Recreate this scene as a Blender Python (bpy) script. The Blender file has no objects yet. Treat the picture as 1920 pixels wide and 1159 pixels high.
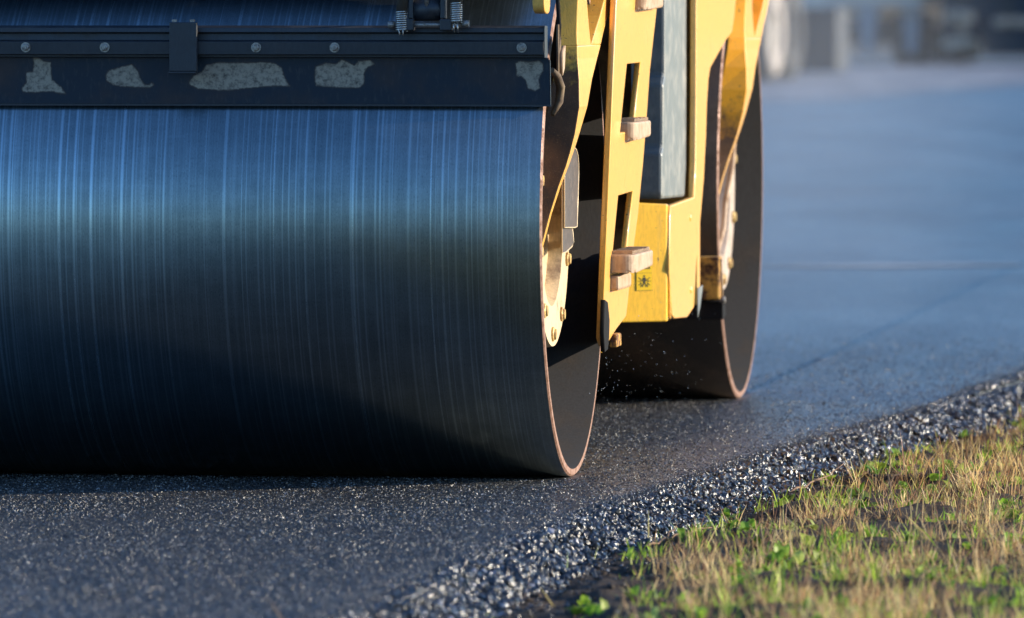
import bpy, bmesh, math, random
import numpy as np
from mathutils import Vector, noise

random.seed(4); rng = np.random.default_rng(11)
R = math.radians
scene = bpy.context.scene
C = scene.collection

# ------------------------------------------------------------------ camera
cam_d = bpy.data.cameras.new("camera")
cam = bpy.data.objects.new("camera", cam_d); C.objects.link(cam)
cam.location = (0, 0, 1.295)
cam.rotation_euler = (R(90 - 2.211), 0, 0)
cam_d.sensor_width = 36; cam_d.lens = 279
cam_d.clip_start = 0.5; cam_d.clip_end = 3000
cam_d.dof.use_dof = True; cam_d.dof.focus_distance = 21.55; cam_d.dof.aperture_fstop = 5.2
scene.camera = cam

# ------------------------------------------------------------------ sky, sun, exposure
SUN_EL, SUN_AZ = R(13.4), R(80.5)          # azimuth clockwise from +Y
world = bpy.data.worlds.new("World"); scene.world = world; world.use_nodes = True
wn, wl = world.node_tree.nodes, world.node_tree.links
sky = wn.new("ShaderNodeTexSky"); sky.sky_type = 'NISHITA'; sky.sun_disc = False
sky.sun_elevation = SUN_EL; sky.sun_rotation = SUN_AZ; sky.air_density = 1.0; sky.dust_density = 0.6; sky.ozone_density = 2.2
tint = wn.new("ShaderNodeMix"); tint.data_type = 'RGBA'; tint.blend_type = 'MULTIPLY'; tint.inputs[0].default_value = 1
tint.inputs[7].default_value = (0.68, 0.94, 1.28, 1)
wl.new(sky.outputs[0], tint.inputs[6]); wl.new(tint.outputs[2], wn["Background"].inputs[0])
wn["Background"].inputs[1].default_value = 0.13
sun_d = bpy.data.lights.new("sun", 'SUN'); sun_d.energy = 4.1; sun_d.angle = R(0.5); sun_d.color = (1.0, 0.86, 0.66)
sun = bpy.data.objects.new("sun", sun_d); C.objects.link(sun)
to_sun = Vector((math.sin(SUN_AZ) * math.cos(SUN_EL), math.cos(SUN_AZ) * math.cos(SUN_EL), math.sin(SUN_EL)))
sun.rotation_euler = to_sun.to_track_quat('Z', 'Y').to_euler()
scene.view_settings.view_transform = 'Standard'; scene.view_settings.look = 'None'
scene.view_settings.exposure = 1.08; scene.view_settings.gamma = 1
scene.render.engine = 'CYCLES'
scene.cycles.use_denoising = True
scene.cycles.max_bounces = 6

# ------------------------------------------------------------------ helpers
def mat(name, color=(.5, .5, .5), rough=.5, metal=0.0, spec=.5, **kw):
    m = bpy.data.materials.new(name); m.use_nodes = True
    b = m.node_tree.nodes["Principled BSDF"]
    b.inputs["Base Color"].default_value = (*color, 1); b.inputs["Roughness"].default_value = rough
    b.inputs["Metallic"].default_value = metal; b.inputs["Specular IOR Level"].default_value = spec
    return m

class NT:
    """small node-tree writer"""
    def __init__(s, m): s.t = m.node_tree; s.b = s.t.nodes["Principled BSDF"]
    def n(s, kind, **kw):
        x = s.t.nodes.new(kind)
        for k, v in kw.items(): setattr(x, k, v)
        return x
    def l(s, a, b): s.t.links.new(a, b)
    def coord(s, which="Object"): return s.n("ShaderNodeTexCoord").outputs[which]
    def mapping(s, src, scale=(1, 1, 1), loc=(0, 0, 0), rot=(0, 0, 0)):
        x = s.n("ShaderNodeMapping"); x.inputs["Scale"].default_value = scale
        x.inputs["Location"].default_value = loc; x.inputs["Rotation"].default_value = rot
        s.l(src, x.inputs[0]); return x.outputs[0]
    def noise(s, src, scale, detail=3, rough=.6):
        x = s.n("ShaderNodeTexNoise"); x.inputs["Scale"].default_value = scale
        x.inputs["Detail"].default_value = detail; x.inputs["Roughness"].default_value = rough
        s.l(src, x.inputs["Vector"]); return x.outputs["Fac"]
    def ramp(s, src, stops):
        x = s.n("ShaderNodeValToRGB"); e = x.color_ramp.elements
        while len(e) < len(stops): e.new(.5)
        for i, (p, c) in enumerate(stops):
            e[i].position = p
            e[i].color = (c, c, c, 1) if not isinstance(c, tuple) else (*c, 1)
        s.l(src, x.inputs[0]); return x.outputs[0]
    def mix(s, f, a, b, kind='MIX'):
        x = s.n("ShaderNodeMix", data_type='RGBA', blend_type=kind)
        for i, v in ((0, f), (6, a), (7, b)):
            if isinstance(v, tuple): x.inputs[i].default_value = (*v, 1)
            elif isinstance(v, (int, float)): x.inputs[i].default_value = v
            else: s.l(v, x.inputs[i])
        return x.outputs[2]
    def math(s, op, a, b=None, c=None):
        x = s.n("ShaderNodeMath", operation=op)
        for i, v in enumerate((a, b, c)):
            if v is None: continue
            if isinstance(v, (int, float)): x.inputs[i].default_value = v
            else: s.l(v, x.inputs[i])
        return x.outputs[0]
    def bump(s, h, strength=.3, dist=.002):
        x = s.n("ShaderNodeBump"); x.inputs["Strength"].default_value = strength; x.inputs["Distance"].default_value = dist
        s.l(h, x.inputs["Height"]); s.l(x.outputs[0], s.b.inputs["Normal"]); return x

def obj(name, me, m=None, parent=None, smooth=False, bevel=0, loc=None):
    if isinstance(me, bmesh.types.BMesh):
        bm = me; me = bpy.data.meshes.new(name); bm.normal_update(); bm.to_mesh(me); bm.free()
    o = bpy.data.objects.new(name, me); C.objects.link(o)
    if m is not None:
        for x in (m if isinstance(m, (list, tuple)) else [m]): me.materials.append(x)
    if smooth:
        me.polygons.foreach_set("use_smooth", [True] * len(me.polygons))
    if parent is not None: o.parent = parent
    if loc: o.location = loc
    if bevel:
        b = o.modifiers.new("bevel", 'BEVEL'); b.width = bevel; b.segments = 2; b.limit_method = 'ANGLE'; b.angle_limit = R(35)
    return o

def tag(o, label=None, cat=None, group=None, kind=None):
    if label: o["label"] = label
    if cat: o["category"] = cat
    if group: o["group"] = group
    if kind: o["kind"] = kind
    return o

def empty(name, loc=(0, 0, 0), rz=0):
    o = bpy.data.objects.new(name, None); C.objects.link(o); o.location = loc; o.rotation_euler = (0, 0, rz)
    o.empty_display_size = .2
    return o

def add_box(bm, a, b, mi=0):
    (x0, y0, z0), (x1, y1, z1) = a, b
    v = [bm.verts.new(p) for p in ((x0, y0, z0), (x1, y0, z0), (x1, y1, z0), (x0, y1, z0), (x0, y0, z1), (x1, y0, z1), (x1, y1, z1), (x0, y1, z1))]
    for f in ((0, 3, 2, 1), (4, 5, 6, 7), (0, 1, 5, 4), (1, 2, 6, 5), (2, 3, 7, 6), (3, 0, 4, 7)):
        bm.faces.new([v[i] for i in f]).material_index = mi
    return v

def box(name, a, b, m, parent=None, bevel=0):
    bm = bmesh.new(); add_box(bm, [min(p, q) for p, q in zip(a, b)], [max(p, q) for p, q in zip(a, b)])
    return obj(name, bm, m, parent, bevel=bevel)

def add_tube(bm, pts, r, seg=10, caps=True, mi=0):
    pts = [Vector(p) for p in pts]; rings = []
    rr = r if isinstance(r, (list, tuple)) else [r] * len(pts)
    up = None
    for i, p in enumerate(pts):
        d = (pts[min(i + 1, len(pts) - 1)] - pts[max(i - 1, 0)]).normalized()
        if up is None: up = d.orthogonal().normalized()
        s = d.cross(up)
        if s.length < 1e-4: up = d.orthogonal().normalized(); s = d.cross(up)
        s.normalize(); up = s.cross(d).normalized()
        rings.append([bm.verts.new(p + rr[i] * (math.cos(2 * math.pi * k / seg) * s + math.sin(2 * math.pi * k / seg) * up)) for k in range(seg)])
    for a, b in zip(rings, rings[1:]):
        for k in range(seg):
            f = bm.faces.new((a[k], a[(k + 1) % seg], b[(k + 1) % seg], b[k])); f.material_index = mi; f.smooth = True
    if caps:
        bm.faces.new(rings[0][::-1]).material_index = mi; bm.faces.new(rings[-1]).material_index = mi
    return rings

def tube(name, pts, r, m, parent=None, seg=10):
    bm = bmesh.new(); add_tube(bm, pts, r, seg)
    bmesh.ops.recalc_face_normals(bm, faces=bm.faces)
    return obj(name, bm, m, parent)

def add_revolve(bm, prof, seg, center=(0, 0, 0), closed=False, mis=None):
    """profile of (u, r) turned about the u axis through center"""
    cu, cv, cz = center; rings = []
    for (u, r) in prof:
        rings.append([bm.verts.new((cu + u, cv + r * math.cos(2 * math.pi * k / seg), cz + r * math.sin(2 * math.pi * k / seg))) for k in range(seg)])
    n = len(prof)
    for i in range(n if closed else n - 1):
        a, b = rings[i], rings[(i + 1) % n]
        for k in range(seg):
            f = bm.faces.new((a[k], a[(k + 1) % seg], b[(k + 1) % seg], b[k])); f.material_index = mis[i] if mis else 0
    return rings

def plate(name, outline, holes, thick, place, m, parent=None, bevel=0.0):
    """flat plate with holes; outline in (a, b); place maps (a, b, t) to (u, v, z)"""
    cu = bpy.data.curves.new("tmp", 'CURVE'); cu.dimensions = '2D'; cu.fill_mode = 'BOTH'; cu.extrude = thick / 2
    cu.bevel_depth = bevel; cu.bevel_resolution = 1; cu.offset = -bevel
    for lp in [outline] + list(holes):
        sp = cu.splines.new('POLY'); sp.points.add(len(lp) - 1); sp.use_cyclic_u = True
        for i, (a, b) in enumerate(lp): sp.points[i].co = (a, b, 0, 1)
    to = bpy.data.objects.new("tmp", cu); C.objects.link(to)
    dg = bpy.context.evaluated_depsgraph_get()
    me = bpy.data.meshes.new_from_object(to.evaluated_get(dg))
    bpy.data.objects.remove(to); bpy.data.curves.remove(cu)
    for v in me.vertices: v.co = place(v.co.x, v.co.y, v.co.z)
    me.name = name; me.materials.clear()
    bm = bmesh.new(); bm.from_mesh(me); bmesh.ops.remove_doubles(bm, verts=bm.verts, dist=1e-5)
    bmesh.ops.recalc_face_normals(bm, faces=bm.faces); bm.to_mesh(me); bm.free()
    return obj(name, me, m, parent)

def np_mesh(name, verts, faces, m, parent=None, colors=None, smooth=False):
    """verts (N,3), faces (M,k) all the same size"""
    me = bpy.data.meshes.new(name)
    n, k = faces.shape
    me.vertices.add(len(verts)); me.vertices.foreach_set("co", verts.astype(np.float32).ravel())
    me.loops.add(n * k); me.loops.foreach_set("vertex_index", faces.astype(np.int32).ravel())
    me.polygons.add(n); me.polygons.foreach_set("loop_start", np.arange(0, n * k, k, dtype=np.int32))
    me.polygons.foreach_set("use_smooth", np.full(n, smooth))
    if colors is not None:
        at = me.color_attributes.new("tone", 'FLOAT_COLOR', 'POINT')
        c4 = np.ones((len(verts), 4), np.float32); c4[:, :3] = colors; at.data.foreach_set("color", c4.ravel())
    me.update(calc_edges=True); me.validate()
    return obj(name, me, m, parent)

# ------------------------------------------------------------------ machine frame: u to its right, v ahead, z up
AX = R(7.68); cA, sA = math.cos(AX), math.sin(AX); OX, OY = .171, 21.7
def to_world(u, v): return OX + u * cA + v * sA, OY - u * sA + v * cA
DV = 4.34                                   # distance between the drum axes
RAD = .70; DW = 1.98

def edge_u(v):                              # where the fresh mat ends, to the right of the roller
    return np.interp(v, [-30, -4.9, -2.4, -1.3, -.4, 1.2, 3.3, 5.9, 12, 60, 300],
                     [.13, .13, .155, .225, .300, .41, .60, .82, 1.36, 5.4, 26])

# ------------------------------------------------------------------ materials
def asphalt_material():
    m = mat("asphalt", (.03, .03, .032), .5, spec=.8); t = NT(m)
    co = t.coord("Object")
    vo = t.n("ShaderNodeTexVoronoi"); vo.inputs["Scale"].default_value = 150; vo.inputs["Randomness"].default_value = 1; t.l(co, vo.inputs["Vector"])
    v2 = t.n("ShaderNodeTexVoronoi"); v2.inputs["Scale"].default_value = 330; t.l(co, v2.inputs["Vector"])
    # every stone face leans its own way
    geo = t.n("ShaderNodeNewGeometry")
    def lean(src, k):
        a = t.n("ShaderNodeVectorMath", operation='SUBTRACT'); t.l(src, a.inputs[0]); a.inputs[1].default_value = (.5, .5, .5)
        b = t.n("ShaderNodeVectorMath", operation='SCALE'); t.l(a.outputs[0], b.inputs[0]); b.inputs["Scale"].default_value = k
        return b.outputs[0]
    s = t.n("ShaderNodeVectorMath", operation='ADD'); t.l(lean(vo.outputs["Color"], .42), s.inputs[0]); t.l(lean(v2.outputs["Color"], .22), s.inputs[1])
    s2 = t.n("ShaderNodeVectorMath", operation='ADD'); t.l(s.outputs[0], s2.inputs[0])
    bp = t.n("ShaderNodeBump"); bp.inputs["Strength"].default_value = .45; bp.inputs["Distance"].default_value = .002
    hgt = t.math('ADD', t.math('MULTIPLY', vo.outputs["Distance"], -1.6), t.noise(co, 60, 2))
    t.l(hgt, bp.inputs["Height"]); t.l(bp.outputs[0], s2.inputs[1])
    nn = t.n("ShaderNodeVectorMath", operation='NORMALIZE'); t.l(s2.outputs[0], nn.inputs[0])
    t.l(nn.outputs[0], t.b.inputs["Normal"])
    sep = t.n("ShaderNodeSeparateColor"); t.l(vo.outputs["Color"], sep.inputs[0])
    base = t.ramp(sep.outputs[0], [(0, (.007, .007, .009)), (.7, (.018, .018, .021)), (.92, (.05, .05, .05)), (1, (.20, .19, .18))])
    patches = t.ramp(t.noise(t.mapping(co, (.5, .12, 1)), 1.1, 4), [(.35, .6), (.65, 1.6)])
    base = t.mix(1, base, patches, 'MULTIPLY')
    # dusty raking marks across the mat far beyond the roller
    t.l(base, t.b.inputs["Base Color"])
    rg = t.math('MULTIPLY_ADD', sep.outputs[1], .30, .22)
    rg = t.math('ADD', rg, t.math('MULTIPLY_ADD', t.noise(t.mapping(co, (.8, .25, 1), (4, 4, 0), (0, 0, .5)), .8, 5, .65), .30, -.15))
    t.l(rg, t.b.inputs["Roughness"])
    return m

def stone_material(name, cols, rough=(.2, .5), scale=70):
    m = mat(name, (.03, .03, .03), .35, spec=.6); t = NT(m)
    at = t.n("ShaderNodeVertexColor", layer_name="tone")
    co = t.coord("Object")
    n = t.noise(co, 420, 3)
    t.l(t.mix(1, at.outputs[0], t.ramp(n, [(.3, .6), (.7, 1.5)]), 'MULTIPLY'), t.b.inputs["Base Color"])
    t.l(t.math('MULTIPLY_ADD', n, .35, rough[0]), t.b.inputs["Roughness"]); t.b.inputs['Specular IOR Level'].default_value = .8 if rough[0] < .3 else .3
    t.bump(n, .5, .002)
    return m

def attr_leaf(name, rough=.55, trans=.35):
    m = bpy.data.materials.new(name); m.use_nodes = True; t = NT(m)
    at = t.n("ShaderNodeVertexColor", layer_name="tone")
    t.l(at.outputs[0], t.b.inputs["Base Color"]); t.b.inputs["Roughness"].default_value = rough
    t.b.inputs["Specular IOR Level"].default_value = .35
    tr = t.n("ShaderNodeBsdfTranslucent"); t.l(at.outputs[0], tr.inputs[0])
    mx = t.n("ShaderNodeMixShader"); mx.inputs[0].default_value = trans
    t.l(t.b.outputs[0], mx.inputs[1]); t.l(tr.outputs[0], mx.inputs[2])
    t.l(mx.outputs[0], t.t.nodes["Material Output"].inputs[0])
    return m

def drum_material():
    m = mat("drum_steel", (.3, .34, .38), .3, 1.0); t = NT(m)
    uv = t.n("ShaderNodeUVMap", uv_map="unroll").outputs[0]       # x = metres along the axis, y = metres round the drum
    fine = t.noise(t.mapping(uv, (1, .03, 1)), 260, 4, .7)
    mid = t.noise(t.mapping(uv, (1, .012, 1), (3, 7, 0)), 55, 2, .5)
    su = t.n("ShaderNodeSeparateXYZ"); t.l(uv, su.inputs[0])
    wob = t.math('MULTIPLY_ADD', t.noise(t.mapping(uv, (.4, .9, 1)), 2.0, 2), .0018, su.outputs[0])
    def scratches(scale, w0, w1, k):
        x = t.n("ShaderNodeTexVoronoi", voronoi_dimensions='1D'); x.inputs["Scale"].default_value = scale; t.l(wob, x.inputs["W"])
        sc = t.n("ShaderNodeSeparateColor"); t.l(x.outputs["Color"], sc.inputs[0])
        width = t.math('MULTIPLY_ADD', sc.outputs[1], w1, w0)
        q = t.math('SUBTRACT', 1.0, t.math('DIVIDE', x.outputs["Distance"], width)); q = t.math('MAXIMUM', q, 0.0)
        q = t.math('POWER', q, .6)
        return t.math('MULTIPLY', q, t.math('MULTIPLY', t.math('POWER', sc.outputs[0], .9), k))
    lines = scratches(24, .04, .09, .85); lines2 = scratches(61, .05, .17, .55)
    bands = t.noise(t.mapping(uv, (.10, 1, 1)), 38, 2, .5)
    broad = t.noise(t.mapping(uv, (1, .3, 1), (1, 1, 0)), 2.2, 2, .5)
    speck = t.noise(t.mapping(uv, (1, .35, 1)), 420, 2, .6)
    a = t.math('MULTIPLY_ADD', fine, .55, .30)
    a = t.math('MULTIPLY', a, t.math('MULTIPLY_ADD', mid, .5, .70))
    a = t.math('MULTIPLY', a, t.math('MULTIPLY_ADD', bands, .35, .82)); blot = t.noise(t.mapping(uv, (1, .6, 1), (5, 3, 0)), 16, 6, .75); a = t.math('MULTIPLY', a, t.math('MULTIPLY_ADD', blot, 1.0, .5))
    a = t.math('MULTIPLY', a, t.math('MULTIPLY_ADD', broad, .4, .78))
    a = t.math('MULTIPLY', a, t.ramp(speck, [(.30, .5), (.42, .95), (.60, 1.0), (.72, 1.4)]))
    wet = t.math('MULTIPLY', t.math('MAXIMUM', lines, lines2), t.math('MULTIPLY_ADD', t.noise(t.mapping(uv, (1, .5, 1), (2, 8, 0)), 9, 3), .9, .5))
    col = t.mix(a, (.045, .072, .085), (.29, .355, .375))
    col = t.mix(t.math('MULTIPLY', wet, .66), col, (.56, .70, .75))
    t.l(col, t.b.inputs["Base Color"])
    t.l(t.math('MULTIPLY_ADD', wet, -.07, t.math('MULTIPLY_ADD', fine, .12, .26)), t.b.inputs["Roughness"])
    h = t.math('ADD', fine, t.math('MULTIPLY', speck, .35))
    t.bump(h, .10, .001)
    return m

def worn(name, base, grime, rough=.45, metal=0, lo=.5, hi=.6, scale=14, spec=.5, fine=180):
    """paint or steel with broken-up dirt"""
    m = mat(name, base, rough, metal, spec); t = NT(m); co = t.coord("Object")
    n = t.noise(co, scale, 6, .68); f = t.ramp(n, [(lo, 0.0), (hi, 1.0)])
    n2 = t.noise(t.mapping(co, (1, 1, .25)), fine, 3, .6)
    c = t.mix(f, base, grime)
    c = t.mix(1, c, t.ramp(n2, [(.25, .80), (.7, 1.12)]), 'MULTIPLY')
    t.l(c, t.b.inputs["Base Color"])
    t.l(t.math('MULTIPLY_ADD', f, .3, rough), t.b.inputs["Roughness"])
    t.bump(t.math('ADD', n2, f), .12, .001)
    return m

def grimy_yellow(name, z_hi, soft, paint):
    """yellow paint whose lower end is caked in brown bitumen dust, with a ragged border"""
    m = mat(name, YEL, .45, 0, .5); t = NT(m); co = t.coord("Object")
    sp = t.n("ShaderNodeSeparateXYZ"); t.l(co, sp.inputs[0])
    n = t.noise(co, 26, 6, .72)
    h = t.math('ADD', sp.outputs[2], t.math('MULTIPLY_ADD', n, .34, -.17))
    mr = t.n("ShaderNodeMapRange"); t.l(h, mr.inputs[0])
    mr.inputs[1].default_value = z_hi - soft; mr.inputs[2].default_value = z_hi; mr.inputs[3].default_value = 1; mr.inputs[4].default_value = 0
    brown = t.mix(t.ramp(t.noise(co, 9, 5, .6), [(.35, 0.0), (.65, 1.0)]), (.035, .018, .010), (.12, .052, .020))
    chips = t.ramp(t.noise(co, 70, 4, .65), [(.64, 0.0), (.67, 1.0)])
    c = t.mix(chips, paint, (.05, .035, .02))
    c = t.mix(mr.outputs[0], c, brown)
    spk = t.ramp(t.noise(co, 320, 2, .6), [(.60, 0.0), (.72, .5)])
    c = t.mix(spk, c, (.30, .17, .09))
    t.l(c, t.b.inputs["Base Color"])
    t.l(t.math('MULTIPLY_ADD', mr.outputs[0], .2, .42), t.b.inputs["Roughness"])
    t.bump(t.math('ADD', n, t.noise(co, 250, 2)), .25, .002)
    return m

YEL = (.90, .475, .10); YEL_SHADE = (.60, .36, .05); YEL_BOUNCE = (1.0, .41, .006)  # second yellow dimmed by shade, third reddened by bounced light, both in the colour
M = {}
M['asphalt'] = asphalt_material()
M['drum'] = drum_material()
M['drum2'] = worn('shaded_drum_steel', (.10, .065, .045), (.05, .038, .032), .38, .75, .4, .6, 3)  # darker, browner copy: shade and the frame's reflection put into the colour
M['rim'] = worn("rusty_rim", (.34, .20, .15), (.20, .10, .06), .5, .3, .4, .6, 40)
M['drum_in'] = worn("drum_inside", (.021, .021, .023), (.036, .030, .026), .85, 0, .5, .75, 5, spec=.08)
M['yellow'] = worn("yellow_paint", YEL, (.55, .36, .10), .34, 0, .62, .80, 6)
M['yellow_front'] = worn("yellow_paint_front", (.92, .50, .022), (.60, .34, .03), .34, 0, .66, .8, 9)  # same yellow, more saturated: the look of its shaded side put into the colour
M['grimy1'] = grimy_yellow("grimy_yellow", 1.16, .07, YEL_SHADE)
M['grimy2'] = grimy_yellow("half_grimy_yellow", .99, .14, YEL_BOUNCE)
M['dark'] = worn("dark_steel", (.030, .034, .042), (.055, .052, .052), .42, .35, .5, .75, 8)
M['blade'] = worn("blade_steel", (.022, .036, .055), (.05, .052, .06), .38, .35, .42, .7, 5)
M['black'] = worn("black_rubber", (.010, .010, .011), (.025, .022, .02), .8, 0, .5, .7, 30, spec=.12)
M['grey'] = worn("grey_plastic", (.15, .165, .165), (.26, .25, .22), .42, 0, .48, .74, 11)
M['cream_dirt'] = worn("dusty_metal", (.42, .30, .20), (.26, .15, .08), .6, .1, .45, .72, 16)
M['rust'] = worn("rusty_yellow", (.62, .32, .05), (.10, .045, .022), .6, .1, .42, .56, 22)
M['patch'] = worn("bare_patch", (.21, .205, .19), (.05, .05, .055), .75, 0, .56, .60, 110)
M['bolt'] = worn("zinc_bolt", (.30, .27, .24), (.12, .08, .06), .4, .6, .5, .7, 80)
M['brown'] = worn("brown_grime_shade", (.16, .10, .045), (.07, .045, .03), .6, 0, .4, .6, 12)

def splash(m):
    t = NT(m); b = t.b.inputs["Base Color"]; src = b.links[0].from_socket; co = t.coord("Object")
    f = t.ramp(t.noise(co, 85, 3, .55), [(.68, 0.0), (.71, .85)])
    g = t.ramp(t.noise(t.mapping(co, (1, 1, .12)), 30, 4, .65), [(.58, 0.0), (.78, .35)])
    c = t.mix(g, src, (.42, .27, .12)); c = t.mix(f, c, (.10, .065, .035)); t.l(c, b)
splash(M['yellow']); splash(M['yellow_front'])
for k_ in ('yellow', 'yellow_front'):
    b_ = M[k_].node_tree.nodes["Principled BSDF"]; b_.inputs["Coat Weight"].default_value = .5; b_.inputs["Coat Roughness"].default_value = .12; b_.inputs["Coat IOR"].default_value = 1.6

# ------------------------------------------------------------------ setting: road, verge, far ground
def far_ground():
    bm = bmesh.new()
    add = [bm.verts.new(p) for p in ((-900, -600, -.14), (900, -600, -.14), (900, 1400, -.14), (-900, 1400, -.14))]
    bm.faces.new(add)
    m = mat("field_soil", (.05, .055, .03), .9); t = NT(m); co = t.coord("Object")
    t.l(t.ramp(t.noise(co, .15, 6), [(.3, (.012, .013, .012)), (.7, (.028, .028, .024))]), t.b.inputs["Base Color"])
    return tag(obj("ground", bm, m), kind="structure")
far_ground()

def road():
    vs = np.unique(np.concatenate([np.arange(-34, -6, 2.0), np.arange(-6, 9, .05), np.arange(9, 30, .5), np.arange(30, 160, 3.0)]))
    offs = [-60, -30, -12, -6, -3, -2.2, -1.6, -1.2, -.9, -.7, -.5, -.35, -.2, -.1, -.05, -.025, 0.0]
    rows = []
    for v in vs:
        e = float(edge_u(v)); row = []
        for k, o in enumerate(offs):
            u = e + o
            wob = .012 * noise.noise(Vector((v * 7, 1.3, 0))) + .008 * noise.noise(Vector((v * 23, 4, 0)))
            if o == 0: u += wob
            row.append((u, v, 0))
        # a fixed pair of columns carries the step left by the drums' edge
        row = sorted(row + [(0.0, v, 0), (.03, v, 0)], key=lambda p: p[0]) if e > .05 else row
        out = []
        for (u, v_, _) in row:
            d = e - u
            z = -.022 * max(0, 1 - d / .022) ** 2
            z += .0025 * noise.noise(Vector((u * 3, v_ * 2, 0)))
            if u > 0.001 and v_ > 4.2: z += .016 * min(1, (v_ - 4.2) / .6)
            out.append((u, v_, z))
        rows.append(out)
    bm = bmesh.new(); n = len(rows[0]); g = []
    for r_ in rows: g.append([bm.verts.new((*to_world(u, v), z)) for (u, v, z) in r_])
    for a, b in zip(g, g[1:]):
        for i in range(n - 1): bm.faces.new((a[i], a[i + 1], b[i + 1], b[i]))
    # the outer side of the mat goes down to the ground
    for a, b in zip(g, g[1:]):
        pass
    low = [bm.verts.new((r_[-1].co.x + .03, r_[-1].co.y - .004, -.12)) for r_ in g]
    for i in range(len(g) - 1): bm.faces.new((g[i][-1], low[i], low[i + 1], g[i + 1][-1]))
    tag(obj("road", bm, M['asphalt'], smooth=False), kind="structure")
road()

def far_sheets():
    # old, dusty, scraped paving where the lorries stand
    m = mat("scraped_paving", (.10, .10, .11), .6, spec=.5); t = NT(m); co = t.coord("Object")
    n = t.noise(t.mapping(co, (1, .45, 1)), 1.1, 7, .7)
    t.l(t.ramp(n, [(.35, (.03, .03, .033)), (.48, (.14, .135, .14)), (.62, (.34, .32, .31))]), t.b.inputs["Base Color"])
    t.bump(n, .6, .05)
    bm = bmesh.new(); W = []
    for i in range(41):
        x = -30 + i * 1.5
        W.append((x, 104 + 3 * noise.noise(Vector((x * .35, 0, 0))) + 4.6 * min(12, max(0, x - 3.5)), 0))
    a = [bm.verts.new((x, y, .008)) for x, y, _ in W]; b = [bm.verts.new((x, max(y + 8, 168 + .4 * abs(x)), .008)) for x, y, _ in W]
    for i in range(40): bm.faces.new((a[i], a[i + 1], b[i + 1], b[i]))
    tag(obj("pavement", bm, m), kind="structure")
    # pale dusty joint across the mat
    m2 = mat("joint_dust", (.17, .165, .165), .55); t = NT(m2); co = t.coord("Object")
    n = t.noise(t.mapping(co, (.6, 3, 1)), 2.0, 6, .7)
    t.l(t.ramp(n, [(.42, (.06, .06, .065)), (.6, (.5, .48, .46))]), t.b.inputs["Base Color"])
    bm = bmesh.new(); a = []; b = []
    for i in range(61):
        x = -4 + i * .15
        yc = 38.9 + .10 * (x - 1) + .12 * noise.noise(Vector((x * .9, 3, 0))); w = max(.01, .10 + .45 * noise.noise(Vector((x * .8, 9, 0))))
        a.append(bm.verts.new((x, yc - w, .006))); b.append(bm.verts.new((x, yc + w, .006)))
    for i in range(60): bm.faces.new((a[i], a[i + 1], b[i + 1], b[i]))
    tag(obj("road_joint_marking", bm, m2), kind="structure")
far_sheets()

def verge_z(t, v):
    base = -.085 + .042 * np.clip((t - .16) / .55, 0, 1) ** .8 + .03 * np.clip((t - 1.0) / 4, 0, 1)
    return base

NV = 0
def verge_h(t, v):
    p = Vector((t * 1.0, v * 1.0, 0))
    h = .040 * noise.noise(p * 2.6) + .022 * noise.noise(p * 6.5) + .014 * noise.noise(p * 17) + .006 * noise.noise(p * 45)
    return h * min(1, max(.25, (t - .05) / .25))

def verge():
    vs = np.concatenate([np.arange(-40, -6.5, 1.0), np.arange(-6.5, 9, .03), np.arange(9, 22, .5), np.arange(22, 90, 4.)])
    ts = np.concatenate([[-.15], np.arange(0.0, 1.7, .022), np.arange(1.7, 4, .15), [5, 7, 10, 15, 25, 45]])
    verts = []
    for v in vs:
        e = float(edge_u(v))
        for t in ts:
            z = float(verge_z(t, v)) + (verge_h(t, v) if t < 8 else 0)
            x, y = to_world(e + t, v); verts.append((x, y, z))
    nt = len(ts); V = np.array(verts); i = np.arange(len(vs) - 1)[:, None] * nt + np.arange(nt - 1)[None, :]
    i = i.ravel(); F = np.stack([i, i + 1, i + nt + 1, i + nt], 1)
    m = mat("verge_soil", (.05, .035, .02), .9); tt = NT(m); co = tt.coord("Object")
    n = tt.noise(co, 22, 8, .7); n2 = tt.noise(co, 3.2, 4, .6)
    c = tt.ramp(n, [(.3, (.007, .0045, .003)), (.5, (.028, .016, .008)), (.72, (.085, .050, .024))])
    c = tt.mix(tt.ramp(n2, [(.5, 0.0), (.7, .6)]), c, (.016, .018, .009))
    tt.l(c, tt.b.inputs["Base Color"]); tt.bump(n, 1, .02)
    tag(np_mesh("verge_ground", V, F, m, smooth=True), kind="structure")
verge()

# ------------------------------------------------------------------ loose stones of the mat's edge
ICO = None
def ico():
    bm = bmesh.new(); bmesh.ops.create_icosphere(bm, subdivisions=1, radius=1)
    V = np.array([v.co[:] for v in bm.verts]); F = np.array([[v.index for v in f.verts] for f in bm.faces]); bm.free()
    return V, F
ICO_V, ICO_F = ico()
def octa():
    V = np.array([(1, 0, 0), (0, 1, 0), (-1, 0, 0), (0, -1, 0), (0, 0, 1), (0, 0, -1)], float)
    F = np.array([(0, 1, 4), (1, 2, 4), (2, 3, 4), (3, 0, 4), (1, 0, 5), (2, 1, 5), (3, 2, 5), (0, 3, 5)])
    return V, F

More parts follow.
